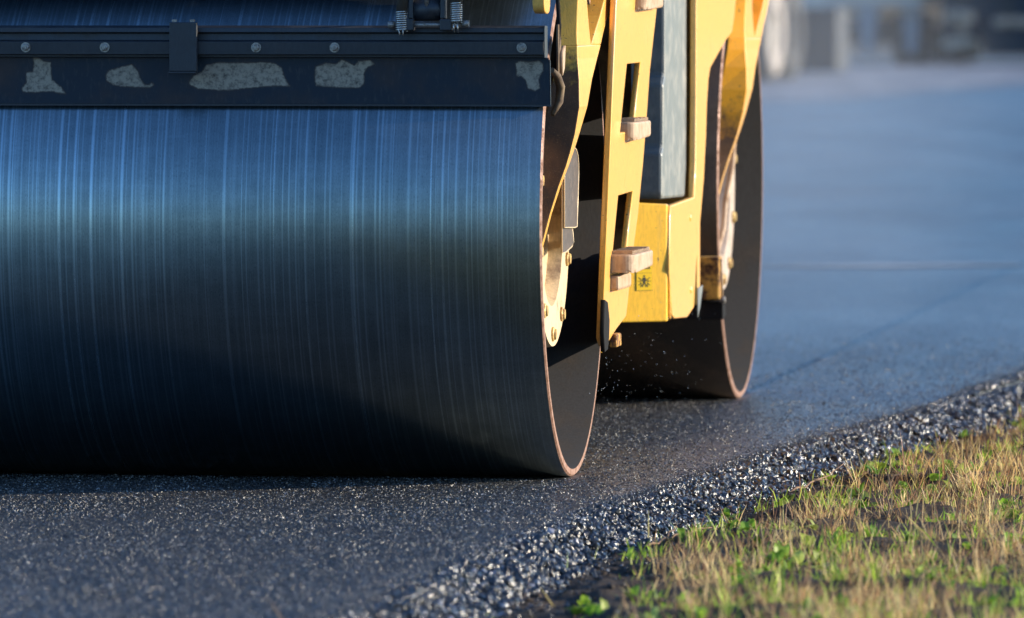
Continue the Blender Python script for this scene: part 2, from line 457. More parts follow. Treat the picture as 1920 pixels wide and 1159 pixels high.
def stones(name, pos, size, tone, m, base=None):
    bv, bf = base if base else (ICO_V, ICO_F)
    n = len(pos); k = len(bv)
    q = rng.normal(size=(n, 4)); q /= np.linalg.norm(q, axis=1)[:, None]
    w, x, y, z = q.T
    Rm = np.stack([1 - 2 * (y * y + z * z), 2 * (x * y - z * w), 2 * (x * z + y * w), 2 * (x * y + z * w), 1 - 2 * (x * x + z * z), 2 * (y * z - x * w),
                   2 * (x * z - y * w), 2 * (y * z + x * w), 1 - 2 * (x * x + y * y)], 1).reshape(n, 3, 3)
    sc = size[:, None] * rng.uniform(.55, 1.15, (n, 3))
    V = bv[None] * sc[:, None, :] * rng.uniform(.78, 1.22, (n, k, 1))
    V = np.einsum('nij,nkj->nki', Rm, V) + pos[:, None, :]
    F = (bf[None] + (np.arange(n) * k)[:, None, None]).reshape(-1, 3)
    cols = np.repeat(tone, k, axis=0)
    return np_mesh(name, V.reshape(-1, 3), F, m, colors=cols)

def dark_tones(n):
    g = rng.uniform(.005, .020, n); g = np.where(rng.random(n) < .06, rng.uniform(.08, .30, n), g)
    return np.stack([g, g * rng.uniform(.96, 1.02, n), g * rng.uniform(.95, 1.15, n)], 1)

def mat_edge():
    N = 104000
    v = np.where(rng.random(N) < .9, rng.uniform(-6.3, 9.0, N), rng.uniform(9.0, 13.0, N))
    t0_ = 0; wid = np.interp(v, [-6, -3, 0, 3, 9], [.17, .17, .15, .21, .25]) * np.array([1 + .35 * noise.noise(Vector((a * 3.7, 8, 0))) for a in v])
    clump = np.array([noise.noise(Vector((a * 2.2, 3.1, 0))) for a in v])
    t = (rng.beta(1.05, 1.25, N)) * (wid + .16 + .05 * clump) - .13
    # profile of the slope: rounded shoulder, then down to the ground
    s = np.clip(t / wid, 0, 1)
    z = -.078 * (s ** 1.1) - .001
    hump = np.array([noise.noise(Vector((a * 9, b * 14, 0))) for a, b in zip(v, t)])
    z = z + .022 * hump * np.clip(t / .07, 0, 1) + rng.uniform(-.004, .006, N) * np.clip(t / .05, 0, 1)
    size = (.0058 * np.exp(rng.normal(0, .42, N))).clip(.0028, .0155) * np.where(t < .005, .62, 1.0)
    z = z + np.where(t < .03, .016 * np.clip((v - 4.2) / .6, 0, 1), 0)
    size = size * np.interp(t, [-.05, 0, .05, .1], [.42, .58, .9, 1.05]); z = np.where(t < .0, .016 * np.clip((v - 4.2) / .6, 0, 1), z)
    keep = rng.random(N) < np.interp(t, [-.13, -.05, -.02, 0], [.04, .3, .65, 1])
    v, t, z, size = v[keep], t[keep], z[keep], size[keep]
    # strays over the soil
    n2 = 4500; v2 = rng.uniform(-6.3, 9, n2); t2 = .14 + np.abs(rng.normal(0, .12, n2)); 
    z2 = np.array([float(verge_z(a, b)) + verge_h(a, b) for a, b in zip(t2, v2)]) + .002
    v = np.concatenate([v, v2]); t = np.concatenate([t, t2]); z = np.concatenate([z, z2]); size = np.concatenate([size, rng.uniform(.002, .006, n2)])
    u = edge_u(v) + t
    X, Y = to_world(u, v)
    tag(stones("gravel", np.stack([X, Y, z], 1), size, dark_tones(len(v)), stone_material("tar_coated_stone", None, (.04, .4))),
        "loose tar-black crushed stones crumbling along the sloping edge of the fresh asphalt", "gravel", kind="stuff")
mat_edge()

def surface_chips():
    N = 520000
    v = np.where(rng.random(N) < .60, rng.uniform(-5.6, .4, N), .4 + 9.5 * (1 - np.sqrt(rng.random(N)))); Yc = OY + v
    x = rng.uniform(-1, 1, N) * (.0645 * Yc + .12) ; 
    # world x to machine u
    u = (x - OX) * cA - (Yc - OY) * sA; vv = (x - OX) * sA + (Yc - OY) * cA
    ok = (u < edge_u(vv) - .005) & ~((u < .02) & (np.abs(vv) < .14)) & ~((u < .02) & (np.abs(vv - DV) < .14)) & ~((vv > .1) & (u < -.5))
    u, vv, x, Yc = u[ok], vv[ok], x[ok], Yc[ok]; n = len(u)
    size = rng.uniform(.0017, .0046, n)
    z = np.array([.0025 * noise.noise(Vector((a * 3, b * 2, 0))) for a, b in zip(u, vv)]) - size * rng.uniform(.1, .6, n) + np.where((u > .03) & (vv > 4.2), .016 * np.clip((vv - 4.2) / .6, 0, 1), 0)
    cm = stone_material('bedded_chip', None, (.06, .3)); cm.node_tree.nodes['Principled BSDF'].inputs['Specular IOR Level'].default_value = .5
    tag(stones("asphalt_gravel", np.stack([x, Yc, z], 1), size, np.where(rng.random((n, 1)) < .07, rng.uniform(.12, .40, (n, 1)) * np.array([(1, .97, .9)]), dark_tones(n)), cm, octa()),
        "fine glinting chips bedded in the fresh asphalt in front of the drum", "gravel", kind="stuff")
surface_chips()

# ------------------------------------------------------------------ grass and weeds on the verge
def blades(name, label, cat, n, region, length, width, palette, lean=.5, dens=None, bend=.5, tmax=2.2, trans=.35, material=None):
    nt_ = max(1, n // 16); tv = rng.uniform(region[0], region[1], nt_); tt_ = region[2] + (region[3] - region[2]) * rng.random(nt_) ** .85
    who = rng.integers(0, nt_, n); sp_ = rng.uniform(.006, .035, nt_)[who]
    ov, ot = rng.normal(0, 1, n) * sp_, rng.normal(0, 1, n) * sp_; v = tv[who] + ov; t = (tt_[who] + ot).clip(region[2], None)
    tuft_h = rng.uniform(.45, 1.25, nt_)[who]; tuft_c = rng.uniform(.6, 1.4, nt_)[who]
    keep = np.ones(n, bool)
    if dens is not None: keep = rng.random(n) < np.array([dens(a, b) for a, b in zip(t, v)])
    v, t, ov, ot, tuft_h, tuft_c = v[keep], t[keep], ov[keep], ot[keep], tuft_h[keep], tuft_c[keep]; n = len(v)
    z = np.array([float(verge_z(a, b)) + verge_h(a, b) for a, b in zip(t, v)]) - .004
    X, Y = to_world(edge_u(v) + t, v)
    L = rng.uniform(length[0], length[1], n) * rng.uniform(.5, 1, n) ** .7 * tuft_h; W = rng.uniform(width[0], width[1], n)
    az = np.arctan2(ov, ot) + rng.normal(0, 1.0, n); ln = np.abs(rng.normal(0, lean, n)).clip(0, 1.45)
    face = az + rng.normal(math.pi / 2, .7, n)
    P = []; K = 4
    side = np.stack([np.cos(face), np.sin(face), np.zeros(n)], 1)
    p = np.stack([X, Y, z], 1)
    for k in range(K):
        f = k / (K - 1)
        wv = W * (1 - f ** 1.6 * .92) * (.75 + .5 * min(f * 3, 1) * .5)
        P.append(p - side * wv[:, None] / 2); P.append(p + side * wv[:, None] / 2)
        a = (ln + bend * f * rng.uniform(.2, 1.2, n)).clip(-.2, 1.75)
        d = np.stack([np.cos(az) * np.sin(a), np.sin(az) * np.sin(a), np.cos(a)], 1)
        p = p + d * (L / (K - 1))[:, None]
    V = np.stack(P, 1)                                   # n, 2K, 3
    fi = np.array([(2 * k, 2 * k + 1, 2 * k + 3, 2 * k + 2) for k in range(K - 1)])
    F = (fi[None] + (np.arange(n) * 2 * K)[:, None, None]).reshape(-1, 4)
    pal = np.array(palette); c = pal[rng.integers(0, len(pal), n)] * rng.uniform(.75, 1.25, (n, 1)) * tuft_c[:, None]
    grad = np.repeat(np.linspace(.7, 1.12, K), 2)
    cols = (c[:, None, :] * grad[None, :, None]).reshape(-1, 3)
    return tag(np_mesh(name, V.reshape(-1, 3), F, material, colors=cols), label, cat, kind="stuff")

leafm = attr_leaf("blade_tissue", .5, .4)
def nz(t, v, s, o): return noise.noise(Vector((t * s, v * s, o)))
def front_soil(t, v):                                     # the bare earth strip left of the grass, widest nearest the lens
    bare = np.interp(v, [-6, -4.4, -3.2, -2, 0, 8], [.48, .54, .38, .24, .21, .26])
    return bare
def d_dry(t, v):
    k = (t - front_soil(t, v)) / .16 + 1.1 * nz(t, v, 2.6, 2)
    return min(1, max(.02 if t > .14 else 0, k)) * min(1, max(.06, .5 + 2.4 * nz(t, v, 3.2, 6) + 1.4 * nz(t, v, 9, 16)))
def d_green(t, v):
    k = (t - front_soil(t, v) + .06) / .12 + .6 * nz(t, v, 4, 8)
    return min(1, max(.03 if t > .12 else 0, k)) * min(1, max(.04, .38 + 2.8 * nz(t, v, 3.4, 12) + 1.2 * nz(t, v, 11, 3)))
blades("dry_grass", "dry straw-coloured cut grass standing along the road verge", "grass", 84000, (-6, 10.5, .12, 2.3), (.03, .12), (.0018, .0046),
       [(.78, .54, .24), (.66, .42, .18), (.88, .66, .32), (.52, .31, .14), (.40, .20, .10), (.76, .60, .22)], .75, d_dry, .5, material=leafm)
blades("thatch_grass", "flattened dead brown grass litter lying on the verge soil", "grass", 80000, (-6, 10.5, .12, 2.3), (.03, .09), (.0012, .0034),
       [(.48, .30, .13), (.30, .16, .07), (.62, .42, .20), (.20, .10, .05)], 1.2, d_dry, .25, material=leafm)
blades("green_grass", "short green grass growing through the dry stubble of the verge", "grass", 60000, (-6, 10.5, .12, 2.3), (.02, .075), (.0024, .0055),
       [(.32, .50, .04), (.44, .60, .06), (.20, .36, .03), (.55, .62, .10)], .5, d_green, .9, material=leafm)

def weeds():
    """low broad-leaved weeds: rosettes of small folded leaves"""
    N = 2300
    v = rng.uniform(-6, 8, N); t = rng.uniform(.13, 2.2, N)
    pr = np.array([d_green(a, b) for a, b in zip(t, v)]); k = (rng.random(N) < pr * .9) | ((v < -3.6) & (t < .75) & (rng.random(N) < .35)); v, t = v[k], t[k]
    V, F, Cc = [], [], []
    for a, b in zip(t, v):
        x, y = to_world(float(edge_u(b)) + a, b); z = float(verge_z(a, b)) + verge_h(a, b)
        col = np.array(random.choice([(.24, .42, .04), (.36, .52, .06), (.15, .28, .03), (.46, .52, .12)])) * random.uniform(.7, 1.2)
        for _ in range(random.randint(4, 10)):
            az = random.uniform(0, 2 * math.pi); L = random.uniform(.012, .042); wd = L * random.uniform(.16, .42); el = random.uniform(.15, 1.3)
            d = np.array((math.cos(az) * math.cos(el), math.sin(az) * math.cos(el), math.sin(el))); s = np.array((-math.sin(az), math.cos(az), 0))
            up = np.cross(s, d) * -1
            o = np.array((x + random.uniform(-.012, .012), y + random.uniform(-.012, .012), z))
            rows = [(0, .12, 0), (.35, .9, .05), (.7, .8, .05), (1, .06, -.12)]
            i0 = len(V)
            for f, w_, c_ in rows:
                p = o + d * L * f + up * c_ * L
                V += [p - s * wd * w_ + up * wd * .25 * w_, p, p + s * wd * w_ + up * wd * .25 * w_]
                g = col * random.uniform(.85, 1.15); Cc += [g, g * .9, g]
            for r_ in range(3):
                for h in (0, 1):
                    q = i0 + r_ * 3 + h; F.append((q, q + 1, q + 4, q + 3))
    tag(np_mesh("leafy_weeds", np.array(V), np.array(F), leafm, colors=np.array(Cc)),
        "low bright green broad-leaved weeds scattered through the dry grass", "weeds", kind="stuff")
weeds()

def clods():
    n = 1500; v = rng.uniform(-6, 6, n); t = .17 + np.abs(rng.normal(0, .28, n))
    z = np.array([float(verge_z(a, b)) + verge_h(a, b) for a, b in zip(t, v)])
    X, Y = to_world(edge_u(v) + t, v); s = rng.uniform(.003, .016, n) ** 1.0 * rng.uniform(.4, 1, n)
    g = rng.uniform(.4, 1.2, (n, 1)) * np.array([(.05, .032, .02)])
    tag(stones("dirt", np.stack([X, Y, z], 1), s, g, stone_material("earth_clod", None, (.6, .9))), "dark crumbly clods of earth between the stones and the grass", "soil", kind="stuff")
clods()

tw_m = worn("twig_bark", (.16, .09, .055), (.30, .20, .12), .8, 0, .45, .6, 90)
def twig(name, label, pts, r, cat="twig", group=None):
    def kink(P, rr):
        out, ro = [], []
        for i in range(len(P) - 1):
            for k in range(5):
                f = k / 5; p = Vector(P[i]).lerp(Vector(P[i + 1]), f)
                out.append(p + Vector([random.uniform(-.006, .006) for _ in range(3)]) * (1 if k else .3)); ro.append((rr[i] * (1 - f) + rr[i + 1] * f) * random.uniform(.8, 1.25))
        return out + [Vector(P[-1])], ro + [rr[len(P) - 1]]
    bm = bmesh.new(); K_, R_ = kink(pts[0], r); add_tube(bm, K_, R_, 6)
    for p in pts[1:]: add_tube(bm, *kink(p, [q * .6 for q in r[:len(p)]]), 5)
    bmesh.ops.recalc_face_normals(bm, faces=bm.faces)
    return tag(obj(name, bm, tw_m), label, cat, group)
def W(u_from_edge, v, h):
    x, y = to_world(float(edge_u(v)) + u_from_edge, v); return (x, y, float(verge_z(u_from_edge, v)) + h)
twig("fallen_twig", "thin dark forked twig lying where the stones meet the grass",
     [[W(.24, -1.95, .02), W(.28, -1.75, .03), W(.33, -1.5, .03)], [W(.27, -1.8, .03), W(.26, -1.62, .045)]], [.0028, .0024, .0015])
twig("fallen_twig", "longer brown twig bent over at the stone slope beside the taller grass",
     [[W(.25, .1, .03), W(.29, .4, .05), W(.30, .7, .07)], [W(.28, .3, .05), W(.34, .45, .02)]], [.0026, .002, .001])
twig("dry_stem", "single tall dark dry stem standing upright in the grass at the right",
     [[W(.72, -1.15, .0), W(.725, -1.14, .10), W(.72, -1.12, .19)], [W(.722, -1.14, .09), W(.75, -1.1, .13)]], [.003, .0022, .001], "stem")
twig("dry_stem", "lone brown dry stem leaning beside the asphalt edge nearest the lens",
     [[W(-.06, -5.25, .055), W(-.085, -5.22, .10), W(-.115, -5.2, .135)], [W(-.07, -5.2, .06), W(-.06, -5.16, .09)]], [.004, .003, .001], "stem")

# ================================================================== the roller
roller = tag(empty("road_roller", (OX, OY, 0), -AX), "big yellow tandem road roller with two smooth steel drums on fresh asphalt", "road roller")

def make_drum(v0):
    seg = 220; bm = bmesh.new(); c = (0, v0, RAD)
    ri = RAD - .020; ch = .0045
    prof = [(-ch, RAD), (-DW + ch, RAD), (-DW, RAD - ch), (-DW, ri), (-DW + .34, ri), (-DW + .34, .05), (-.34, .05), (-.34, ri), (-.0, ri), (0, RAD - ch)]
    mis = [0, 1, 1, 2, 2, 2, 2, 2, 1, 1]
    uvl = bm.loops.layers.uv.new("unroll")
    rings = []
    for (u, r) in prof:
        rings.append([bm.verts.new((c[0] + u, c[1] + r * math.cos(2 * math.pi * k / seg), c[2] + r * math.sin(2 * math.pi * k / seg))) for k in range(seg)])
    n = len(prof)
    for i in range(n):
        a, b = rings[i], rings[(i + 1) % n]
        for k in range(seg):
            k2 = (k + 1) % seg
            f = bm.faces.new((a[k], a[k2], b[k2], b[k])); f.material_index = mis[i]; f.smooth = i in (0, 3, 5, 7)
            for lp, (uu, kk) in zip(f.loops, ((prof[i][0], k), (prof[i][0], k + 1), (prof[(i + 1) % n][0], k + 1), (prof[(i + 1) % n][0], k))):
                lp[uvl].uv = (uu + v0 * 1.7, kk / seg * 2 * math.pi * RAD)
    bmesh.ops.recalc_face_normals(bm, faces=bm.faces)
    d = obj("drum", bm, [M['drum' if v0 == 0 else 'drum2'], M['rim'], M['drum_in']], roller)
    for side in (0, 1):
        k = 1 if side == 0 else -1; off = 0 if side == 0 else -DW
        bm = bmesh.new()
        pr = [(-.10, .03), (-.10, .225), (-.062, .235), (-.058, .345), (-.085, .350), (-.12, .345), (-.12, .03)]
        if side: pr = [(-DW - u, r) for u, r in pr]
        add_revolve(bm, pr, 72, c, closed=True); bmesh.ops.recalc_face_normals(bm, faces=bm.faces)
        hp = obj("hub_plate", bm, M['hub1' if v0 == 0 else 'hub2'], d)
        if side == 0:
            for j in range(10):
                a = 2 * math.pi * (j + .4) / 10; r = .312
                bm = bmesh.new(); add_revolve(bm, [(-.062, .001), (-.062, .020), (-.054, .020), (-.052, .016), (-.047, .014), (-.047, .001)], 12, (0, v0 + r * math.cos(a), RAD + r * math.sin(a)))
                bmesh.ops.recalc_face_normals(bm, faces=bm.faces); obj("bolt", bm, M['bolt_y'], hp)
    return d
M['hub1'] = worn("hub_paint", (.66, .50, .30), (.30, .20, .12), .4, 0, .55, .7, 9)
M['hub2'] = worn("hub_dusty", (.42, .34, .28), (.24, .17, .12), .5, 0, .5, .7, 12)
M['bolt_y'] = worn("painted_bolt", (.6, .42, .15), (.3, .16, .06), .45, .2, .45, .6, 60)
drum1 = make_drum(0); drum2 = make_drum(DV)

# rows: z, left u, right u of the camera-facing edge at v=-.22, v of the rear silhouette
YK = [(.62, -.112, -.066, -.185), (.659, -.106, -.055, -.185), (.724, -.099, -.038, -.186), (.797, -.092, -.015, -.178), (.854, -.085, .006, -.165), (.891, -.077, .017, -.15),
      (.941, -.060, .030, -.125), (1.013, -.044, .042, -.05), (1.086, -.030, .041, .06), (1.143, -.02, .037, .21),
      (1.179, -.016, .036, .296), (1.216, -.016, .035, .369), (1.259, -.019, .036, .458), (1.302, -.022, .038, .52), (1.45, -.03, .04, .72), (1.72, -.04, .04, 1.05)]
WIN_L = {1.179: .075, 1.216: .05, 1.259: .01, 1.302: -.03, 1.45: -.06, 1.72: -.10}
WIN_R = {1.179: .08, 1.216: .18, 1.259: .285, 1.302: .36, 1.45: .55, 1.72: .86}
def make_yoke(v0, grim, mirror=False, dv=.02):
    bm = bmesh.new()
    def q(u, v, z): return bm.verts.new(((-DW - u) if mirror else u, v0 + v, z))
    def column(rows):            # rows of z, uL, uR, vfront, vback
        rings = [[q(uL, vf - (dv if vf == -.22 else 0), z), q(uR, vf, z), q(uR, vb, z), q(uL, vb, z)] for z, uL, uR, vf, vb in rows]
        for a, b in zip(rings, rings[1:]):
            for k in range(4):
                f = bm.faces.new((a[k], a[(k + 1) % 4], b[(k + 1) % 4], b[k])); f.material_index = 1 if k == 0 else 0; f.smooth = False
        bm.faces.new(rings[0][::-1]); bm.faces.new(rings[-1])
    lower = [(z, a, b, -.22, s) for z, a, b, s in YK if z < 1.18]
    col1 = lower + [(z, a, b, -.22, WIN_L[z]) for z, a, b, s in YK if z >= 1.179]
    # keep the last shared row full width
    column([r for r in col1 if r[0] < 1.179 or True][:len(lower)])
    column([lower[-1][:4] + (.075,)] + [r for r in col1 if r[0] >= 1.179 and r not in lower])
    column([(lower[-1][0], lower[-1][1], lower[-1][2], .08, lower[-1][4])] + [(z, a, b, WIN_R[z], s) for z, a, b, s in YK if z >= 1.179 and z != lower[-1][0]])
    bmesh.ops.recalc_face_normals(bm, faces=bm.faces)
    y = obj("drum_yoke", bm, [M['yellow'], grim], roller, bevel=.003)
    # recessed web behind the triangular opening
    bm = bmesh.new()
    zs = [1.16, 1.179, 1.216, 1.259, 1.302, 1.45, 1.72]
    w = []
    for z in zs:
        l = WIN_L.get(z, .076) - .02; r = WIN_R.get(z, .082) + .02
        w.append([q(-.030, l, z), q(-.030, r, z), q(-.020, r, z), q(-.020, l, z)])
    for a, b in zip(w, w[1:]):
        for k in range(4): bm.faces.new((a[k], a[(k + 1) % 4], b[(k + 1) % 4], b[k]))
    bm.faces.new(w[0][::-1]); bm.faces.new(w[-1]); bmesh.ops.recalc_face_normals(bm, faces=bm.faces)
    obj("web_plate", bm, M['web'], y)
    # round hub end of the arm
    bm = bmesh.new()
    pr = [(-.13, .001), (-.13, .13), (-.112, .14), (-.100, .13), (-.10, .001)]
    if mirror: pr = [(-DW - a, r) for a, r in pr]
    add_revolve(bm, pr, 40, (0, v0, RAD)); bmesh.ops.recalc_face_normals(bm, faces=bm.faces)
    obj("bearing_cap", bm, M['brown'], y)
    return y
M['web'] = worn("web_shade_paint", (.55, .30, .03), (.30, .17, .05), .5, 0, .5, .7, 10)  # yellow darkened to orange, the opening's shade put into the paint
make_yoke(0, M['grimy1']); make_yoke(DV, M['grimy2'], dv=.036)
make_yoke(0, M['grimy1'], True); make_yoke(DV, M['grimy2'], True)

# thin guard plates inside the near drum
M['guard'] = worn("guard_dark", (.07, .055, .05), (.12, .09, .07), .5, .2, .5, .7, 30)
def guard(pts, u, wdt=.0035):
    g = plate("guard_plate", pts, [], .003, lambda a, b, t: (u + t, a, b), M['guard'], roller)
    bm = bmesh.new(); ps = [(u + .002, a, b) for a, b in pts]; add_tube(bm, ps + [ps[0]], wdt * .55, 6, caps=False)
    bmesh.ops.recalc_face_normals(bm, faces=bm.faces)
    obj("guard_edge", bm, M['cream_edge'], g)
M['cream_edge'] = mat("bright_edge", (.72, .56, .36), .35, .2)
guard([(.0, .905), (.20, .897), (.25, .890), (.285, .875), (.305, .850), (.306, .82), (.272, .675), (.225, .674), (.0, .68)], -.030)
guard([(.0, .87), (.10, .85), (.175, .73), (.245, .632), (.21, .622), (.075, .61), (.0, .61)], -.036)

# ---- scraper across the front of the near drum
SU0, SU1 = -1.96, .006
def BV(z): return -.660 + (1.15 - z) * .20           # the blade leans in until it touches the drum
def extrude_profile(name, prof, u0, u1, m, parent, bevel=0):
    bm = bmesh.new()
    a = [bm.verts.new((u0, v, z)) for v, z in prof]; b = [bm.verts.new((u1, v, z)) for v, z in prof]
    n = len(prof); bm.faces.new(a); bm.faces.new(b[::-1])
    for i in range(n): bm.faces.new((a[i], b[i], b[(i + 1) % n], a[(i + 1) % n]))
    bmesh.ops.recalc_face_normals(bm, faces=bm.faces)
    return obj(name, bm, m, parent, bevel=bevel)
beam = extrude_profile("scraper_beam", [(-.630, 1.149), (-.672, 1.149), (-.684, 1.150), (-.684, 1.156), (-.701, 1.157), (-.703, 1.191), (-.680, 1.195), (-.678, 1.213), (-.694, 1.216), (-.692, 1.228), (-.66, 1.234), (-.63, 1.234)],
                       SU0, SU1, M['dark'], roller, .0012)
bm = bmesh.new()
pf = [(-1.96, 1.152), (.004, 1.150), (.010, 1.146), (.018, 1.142), (.0165, 1.020), (-1.96, 1.024)]
fa = [bm.verts.new((u, BV(z), z)) for u, z in pf]; fb = [bm.verts.new((u, BV(z) + .010, z)) for u, z in pf]
bm.faces.new(fa); bm.faces.new(fb[::-1])
for i in range(6): bm.faces.new((fa[i], fb[i], fb[(i + 1) % 6], fa[(i + 1) % 6]))
bmesh.ops.recalc_face_normals(bm, faces=bm.faces)
blade = obj("scraper_blade", bm, M['blade'], roller)
box("blade_edge", (SU0, BV(1.022) - .003, 1.0195), (.0175, BV(1.022) - .0005, 1.0245), M['dark'], blade)
box("end_plate", (.0062, -.700, 1.150), (.009, -.64, 1.233), M['dark'], beam)
for u in (-1.86, -1.63, -1.387, -1.173, -.764, -.553, -.052):
    bm = bmesh.new()
    for pr in ([(0, .001), (0, .0135), (.003, .0135), (.003, .001)], [(.003, .001), (.003, .0095), (.009, .0095), (.0105, .0075), (.0105, .001)], [(.0105, .001), (.0105, .0045), (.0135, .004), (.0135, .0005)]):
        rings = []
        seg = 6 if pr[0][0] == .003 else 16
        for (t_, r) in pr: rings.append([bm.verts.new((u + r * math.cos(2 * math.pi * k / seg), -.702 - t_, 1.176 + r * math.sin(2 * math.pi * k / seg))) for k in range(seg)])
        for a, b in zip(rings, rings[1:]):
            for k in range(seg): bm.faces.new((a[k], a[(k + 1) % seg], b[(k + 1) % seg], b[k]))
    bmesh.ops.recalc_face_normals(bm, faces=bm.faces); obj("bolt", bm, M['bolt'], beam)

def pp(x, y): return ((x - 1018) / 707., 1.295 - (y - 5) / 707.)
PATCHES = [[pp(*p) for p in P] for P in ([(46, 108), (57, 110), (66, 117), (78, 118), (79, 142), (80, 152), (97, 165), (105, 177), (92, 176), (80, 172), (60, 173), (45, 174), (24, 173), (22, 168), (31, 155), (32, 137), (45, 135), (47, 122)],
          [(184, 143), (190, 134), (210, 128), (235, 122), (245, 134), (250, 150), (258, 161), (266, 161), (272, 156), (275, 160), (268, 165), (245, 164), (215, 163), (198, 160), (186, 153)],
          [(344, 155), (352, 143), (368, 136), (378, 123), (400, 118), (440, 119), (490, 117), (508, 120), (520, 128), (526, 148), (535, 162), (505, 161), (460, 165), (415, 170), (360, 167), (346, 161)],
          [(586, 126), (604, 119), (625, 121), (636, 112), (650, 118), (660, 124), (668, 115), (690, 113), (697, 120), (682, 128), (677, 140), (676, 158), (668, 164), (640, 165), (586, 161), (584, 145)],
          [(966, 120), (972, 115), (990, 116), (1010, 114), (1017, 120), (1016, 134), (1008, 148), (1010, 165), (1000, 170), (988, 166), (984, 150), (976, 142), (968, 143)])]
PATCHES.append([(-1.66, 1.13), (-1.60, 1.135), (-1.55, 1.12), (-1.56, 1.08), (-1.62, 1.07), (-1.68, 1.09)])
def blade_face():
    """front skin of the blade; bare, flaking metal shows where the paint is worn through"""
    us = np.arange(-1.955, .0155, .0021); zs = np.linspace(1.0255, 1.148, 62)
    U, Z = np.meshgrid(us, zs, indexing='ij'); n1, n2 = U.shape
    best = np.full(U.shape, -1.0)
    for P in PATCHES:
        P = np.array(P); lo = P.min(0) - .02; hi = P.max(0) + .02
        m_ = (U > lo[0]) & (U < hi[0]) & (Z > lo[1]) & (Z < hi[1])
        if not m_.any(): continue
        x, y = U[m_], Z[m_]; ins = np.zeros(x.shape, bool); d = np.full(x.shape, 9.0)
        for i in range(len(P)):
            ax_, ay = P[i]; bx, by = P[(i + 1) % len(P)]
            c_ = ((ay > y) != (by > y)) & (x < (bx - ax_) * (y - ay) / (by - ay + 1e-12) + ax_); ins ^= c_
            tt = np.clip(((x - ax_) * (bx - ax_) + (y - ay) * (by - ay)) / ((bx - ax_) ** 2 + (by - ay) ** 2), 0, 1)
            d = np.minimum(d, np.hypot(x - ax_ - tt * (bx - ax_), y - ay - tt * (by - ay)))
        best[m_] = np.maximum(best[m_], np.where(ins, d, -d))
    k = np.clip(best / .006 * .5 + .5, 0, 1)
    V = np.stack([U, BV(Z) - .0012, Z], -1).reshape(-1, 3)
    i = (np.arange(n1 - 1)[:, None] * n2 + np.arange(n2 - 1)[None, :]).ravel()
    F = np.stack([i, i + n2, i + n2 + 1, i + 1], 1)
    m = mat("worn_blade_paint", (.022, .036, .055), .4, .2); t = NT(m); co = t.coord("Object")
    at = t.n("ShaderNodeVertexColor", layer_name="tone")
    n = t.noise(co, 170, 6, .75); nb = t.noise(co, 45, 4, .65)
    edge = t.math('ADD', at.outputs[0], t.math('MULTIPLY_ADD', n, .9, t.math('MULTIPLY_ADD', nb, .5, -.72)))
    f = t.ramp(edge, [(.36, 0.0), (.68, 1.0)])
    rust = t.ramp(t.noise(t.mapping(co, (1, 1, 1), (3, 0, 1)), 7, 5, .6), [(.45, 0.0), (.7, 1.0)])
    paint = t.mix(rust, (.018, .032, .050), (.050, .043, .046))
    paint = t.mix(t.ramp(t.noise(t.mapping(co, (1, 1, .15)), 120, 3, .6), [(.55, 0.0), (.8, .5)]), paint, (.09, .09, .09))
    bare = t.mix(t.ramp(t.noise(co, 75, 6, .75), [(.45, 0.0), (.66, 1.0)]), (.37, .325, .26), (.10, .09, .08))
    halo = t.ramp(at.outputs[0], [(.05, 0.0), (.5, .8)])
    c = t.mix(halo, paint, (.055, .045, .042))
    t.l(t.mix(f, c, bare), t.b.inputs["Base Color"]); t.l(t.math('MULTIPLY_ADD', f, .35, .4), t.b.inputs["Roughness"])
    t.bump(t.math('MULTIPLY_ADD', f, -.6, n), .25, .001)
    cc = np.repeat(k.reshape(-1, 1), 3, axis=1)
    np_mesh("blade_skin", V, F, m, blade, colors=cc, smooth=True)
blade_face()

bm = bmesh.new(); add_box(bm, (-.995, -.722, 1.112), (-.921, -.704, 1.243)); add_box(bm, (-.998, -.722, 1.106), (-.924, -.690, 1.1118))
clamp = obj("clamp_bracket", bm, M['dark'], roller, bevel=.002)
for u in (-.983, -.935): box("nub", (u - .006, -.716, 1.2435), (u + .006, -.706, 1.250), M['bolt'], clamp)

# spring linkage holding the scraper
hinge = tag(obj("scraper_hinge", (lambda b: (add_box(b, (-.375, -.735, 1.221), (-.337, -.70, 1.2515)), add_box(b, (-.352, -.73, 1.252), (-.338, -.70, 1.50)),
                                             add_box(b, (-.267, -.735, 1.221), (-.235, -.70, 1.2515)), add_box(b, (-.266, -.73, 1.252), (-.252, -.70, 1.50)), b)[-1])(bmesh.new()), M['dark'], roller, bevel=.003))
tube("hinge_barrel", [(-.337, -.70, 1.276), (-.267, -.70, 1.276)], .030, M['dark'], hinge, 24)
tube("hinge_rod", [(-.395, -.715, 1.236), (-.205, -.715, 1.236)], .0065, M['bolt'], hinge, 10)
tube("hinge_pin", [(-.303, -.722, 1.27), (-.303, -.722, 1.42)], .007, M['bolt'], hinge, 10)
for u, z in ((-.200, 1.239), (-.398, 1.236)):
    tube("bolt", [(u - .009, -.715, z), (u + .009, -.715, z)], .010, M['bolt'], hinge, 6)
M['rubber_tube'] = worn("brown_rubber", (.05, .04, .03), (.08, .06, .05), .6, 0, .5, .7, 30)
M['wire'] = mat("spring_wire", (.55, .52, .48), .3, .8)
